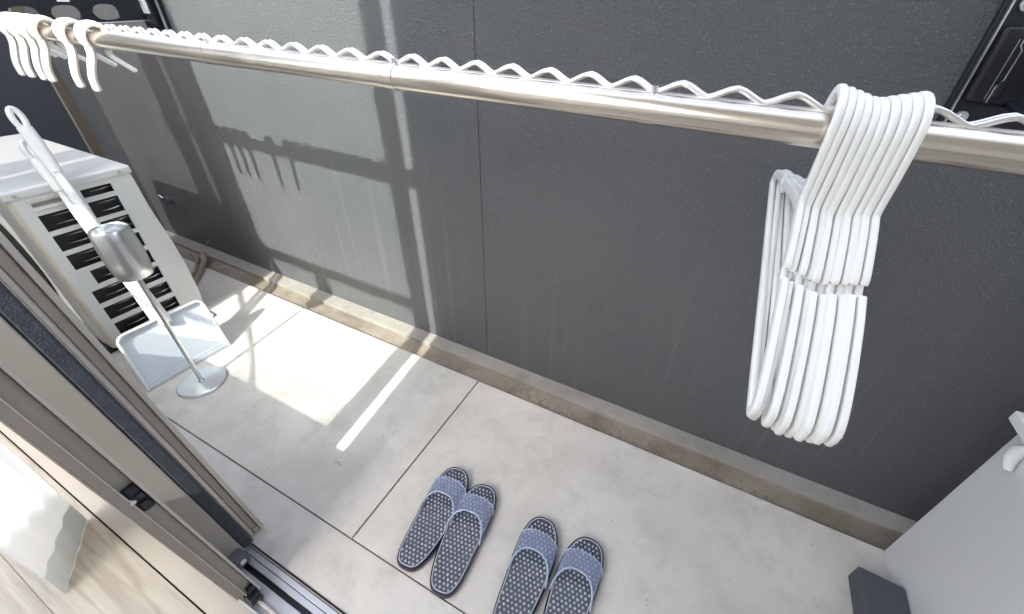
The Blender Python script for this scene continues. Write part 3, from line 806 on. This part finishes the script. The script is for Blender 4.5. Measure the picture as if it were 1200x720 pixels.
# ------------------------------------------------------------ sandals
def sole_outline(n=64, grow=0., left=True):
    L, s = .272, 1 if left else -1
    pts = []
    for k in range(n):
        t_ = 2*math.pi*k/n
        c_, s__ = math.cos(t_), math.sin(t_)
        # y along the foot (toe = +), x across
        y = L/2*(abs(c_)**(.78 if c_ > 0 else .66))*(1 if c_ > 0 else -1)
        hw = .0488 + .0040*(y/(L/2)) + .002*math.sin(y*22)
        x = hw*(abs(s__)**(.72 if c_ > 0 else .62))*(1 if s__ > 0 else -1)
        x += s*.006*math.sin((y+L/2)/L*math.pi)       # gentle banana bend
        pts.append((x*(1+grow/.045), y*(1+grow/.136)))
    return pts
def make_sandal(left):
    r = bpy.data.objects.new('sandal', None); C.objects.link(r)
    o1 = sole_outline(left=left)
    a = MB(); a.prism(sole_outline(grow=-.0015, left=left), .003, .0195); sl = a.build('sole', M['sole'], r, smooth=True)
    a = MB(); a.tube([(x, y, .011) for x, y in o1], .003, 8, up=(0, 0, 1), closed=True, radii=[(.0026, .0105)]*len(o1)); a.build('side_rim', M['rim'], r, smooth=True)
    a = MB(); a.tube([(x*.935, y*.972, .0205) for x, y in o1], .0013, 8, up=(0, 0, 1), closed=True); a.build('rim_highlight', M['nub'], sl, smooth=True)  # pale line paints the highlight just inside the rim
    a = MB(); s = 1 if left else -1; row = 0; y = -.124
    while y < .124:
        x = -.048 + (.0054 if row % 2 else 0)
        while x < .05:
            t_ = y/.136
            hw = (.0488+.0040*t_+.002*math.sin(y*22)) * ((max(0, 1-abs(t_)**2.6))**.36 if t_ > 0 else (max(0, 1-abs(t_)**3.0))**.30) - .0062
            cxx = s*.006*math.sin((y+.136)/.272*math.pi)
            if abs(x-cxx) < hw: a.dome((x+random.uniform(-.0004, .0004), y+random.uniform(-.0004, .0004), .0195), random.uniform(.0026, .0036), .0038, 7)
            x += .0108
        y += .0094; row += 1
    a.build('massage_nubs', M['nub'], r, smooth=True)
    # strap: arch from one side to the other, curved front and rear edges
    a = MB(); nu_, nv = 26, 10; g_ = []
    for iu in range(nu_+1):
        u = iu/nu_; th = math.pi*u
        rr = []
        for iv in range(nv+1):
            v = iv/nv
            # rear edge: sides reach back, middle bows towards the toe
            mid = math.sin(th)
            yr = -.012 + .054*mid**1.1; yf = .066 + .024*mid
            y = yr + (yf-yr)*v
            hw = .0495 + .0040*(y/.136)
            hgt = .017 + (.034 - .010*v)*mid**.75
            x = -hw*math.cos(th) if True else 0
            x = -hw*(abs(math.cos(th))**.75)*(1 if math.cos(th) > 0 else -1)
            x += s*.006*math.sin((y+.136)/.272*math.pi)
            rr.append(a.b.verts.new((x, y, hgt)))
        g_.append(rr)
    edge_r = [tuple(rr[0].co) for rr in g_]; edge_f = [tuple(rr[-1].co) for rr in g_]
    for iu in range(nu_):
        for iv in range(nv): a.b.faces.new((g_[iu][iv], g_[iu+1][iv], g_[iu+1][iv+1], g_[iu][iv+1]))
    sp = a.build('strap', M['strap'], r, smooth=True, angle=180)
    md = sp.modifiers.new('solid', 'SOLIDIFY'); md.thickness = .0022
    a = MB(); a.tube([Vector(p) for p in edge_r], .0022, 8, up=(0, 0, 1)); a.build('strap_edging', M['piping'], sp, smooth=True)
    a = MB(); a.tube([Vector(p) for p in edge_f], .0012, 8, up=(0, 0, 1)); a.build('strap_edging', M['piping'], sp, smooth=True)
    for sx in (-1, 1):
        a = MB(); cxx = s*.006*math.sin((.02+.136)/.272*math.pi)
        a.box(cxx+sx*.0500-.0015, cxx+sx*.0500+.0015, -.014, .066, .004, .020); a.build('strap_anchor', M['strap'], sp, bevel=.001)
    return r
sL = make_sandal(True); sR = make_sandal(False)
sh = [((-.4490, .397), 5.5, 0, 'translucent blue grey sandal beside the floor joint, leftmost of the four'),
      ((-.3455, .390), 7.5, 1, 'translucent blue grey sandal, right one of the left pair'),
      ((-.1675, .383), 3.5, 0, 'translucent blue grey sandal, left one of the right pair'),
      ((-.0455, .390), .5, 1, 'translucent blue grey sandal nearest the outdoor box, rightmost of the four')]
usedL = usedR = False
for (x, y), ang, k, lab in sh:
    if k == 0: p = sL if not usedL else copy_tree(sL); usedL = True
    else: p = sR if not usedR else copy_tree(sR); usedR = True
    p.location = (x, y, 0); p.rotation_euler = (0, 0, rad(ang))
    tag(p, lab, 'sandal', 'massage sandals on the balcony floor')

# ------------------------------------------------------------ box at the right
bxo = thing('storage_cabinet', (.9, .6, 0), 'plain white cabinet standing at the right end of the balcony', 'cabinet')
a = MB(); a.box(.6525, 1.25, .30, .858, .0, .80); a.build('body', M['box'], bxo, bevel=.004, bseg=3)
a = MB(); a.box(.645, 1.26, .29, .866, .802, .83); a.build('lid', M['box'], bxo, bevel=.006)
a = MB(); a.prism([(.556, .30), (.651, .30), (.651, .742), (.556, .748)], 0, .058)
tag(a.build('rubber_step', M['greyfoot'], bevel=.006, bseg=3), 'dark grey rubber block at the foot of the white cabinet', 'block')
a = MB(); a.box(.632, .651, .80, .872, .520, .545)
hk = tag(a.build('tray', M['white'], bevel=.004, bseg=3), 'white plastic tray corner at the right picture edge', 'tray')
a = MB(); a.tube([(.643, .800, .52), (.641, .812, .500), (.641, .812, .475), (.643, .80, .455)], .010, 12, radii=[.007, .011, .011, .007]); a.build('handle', M['white'], hk, smooth=True)
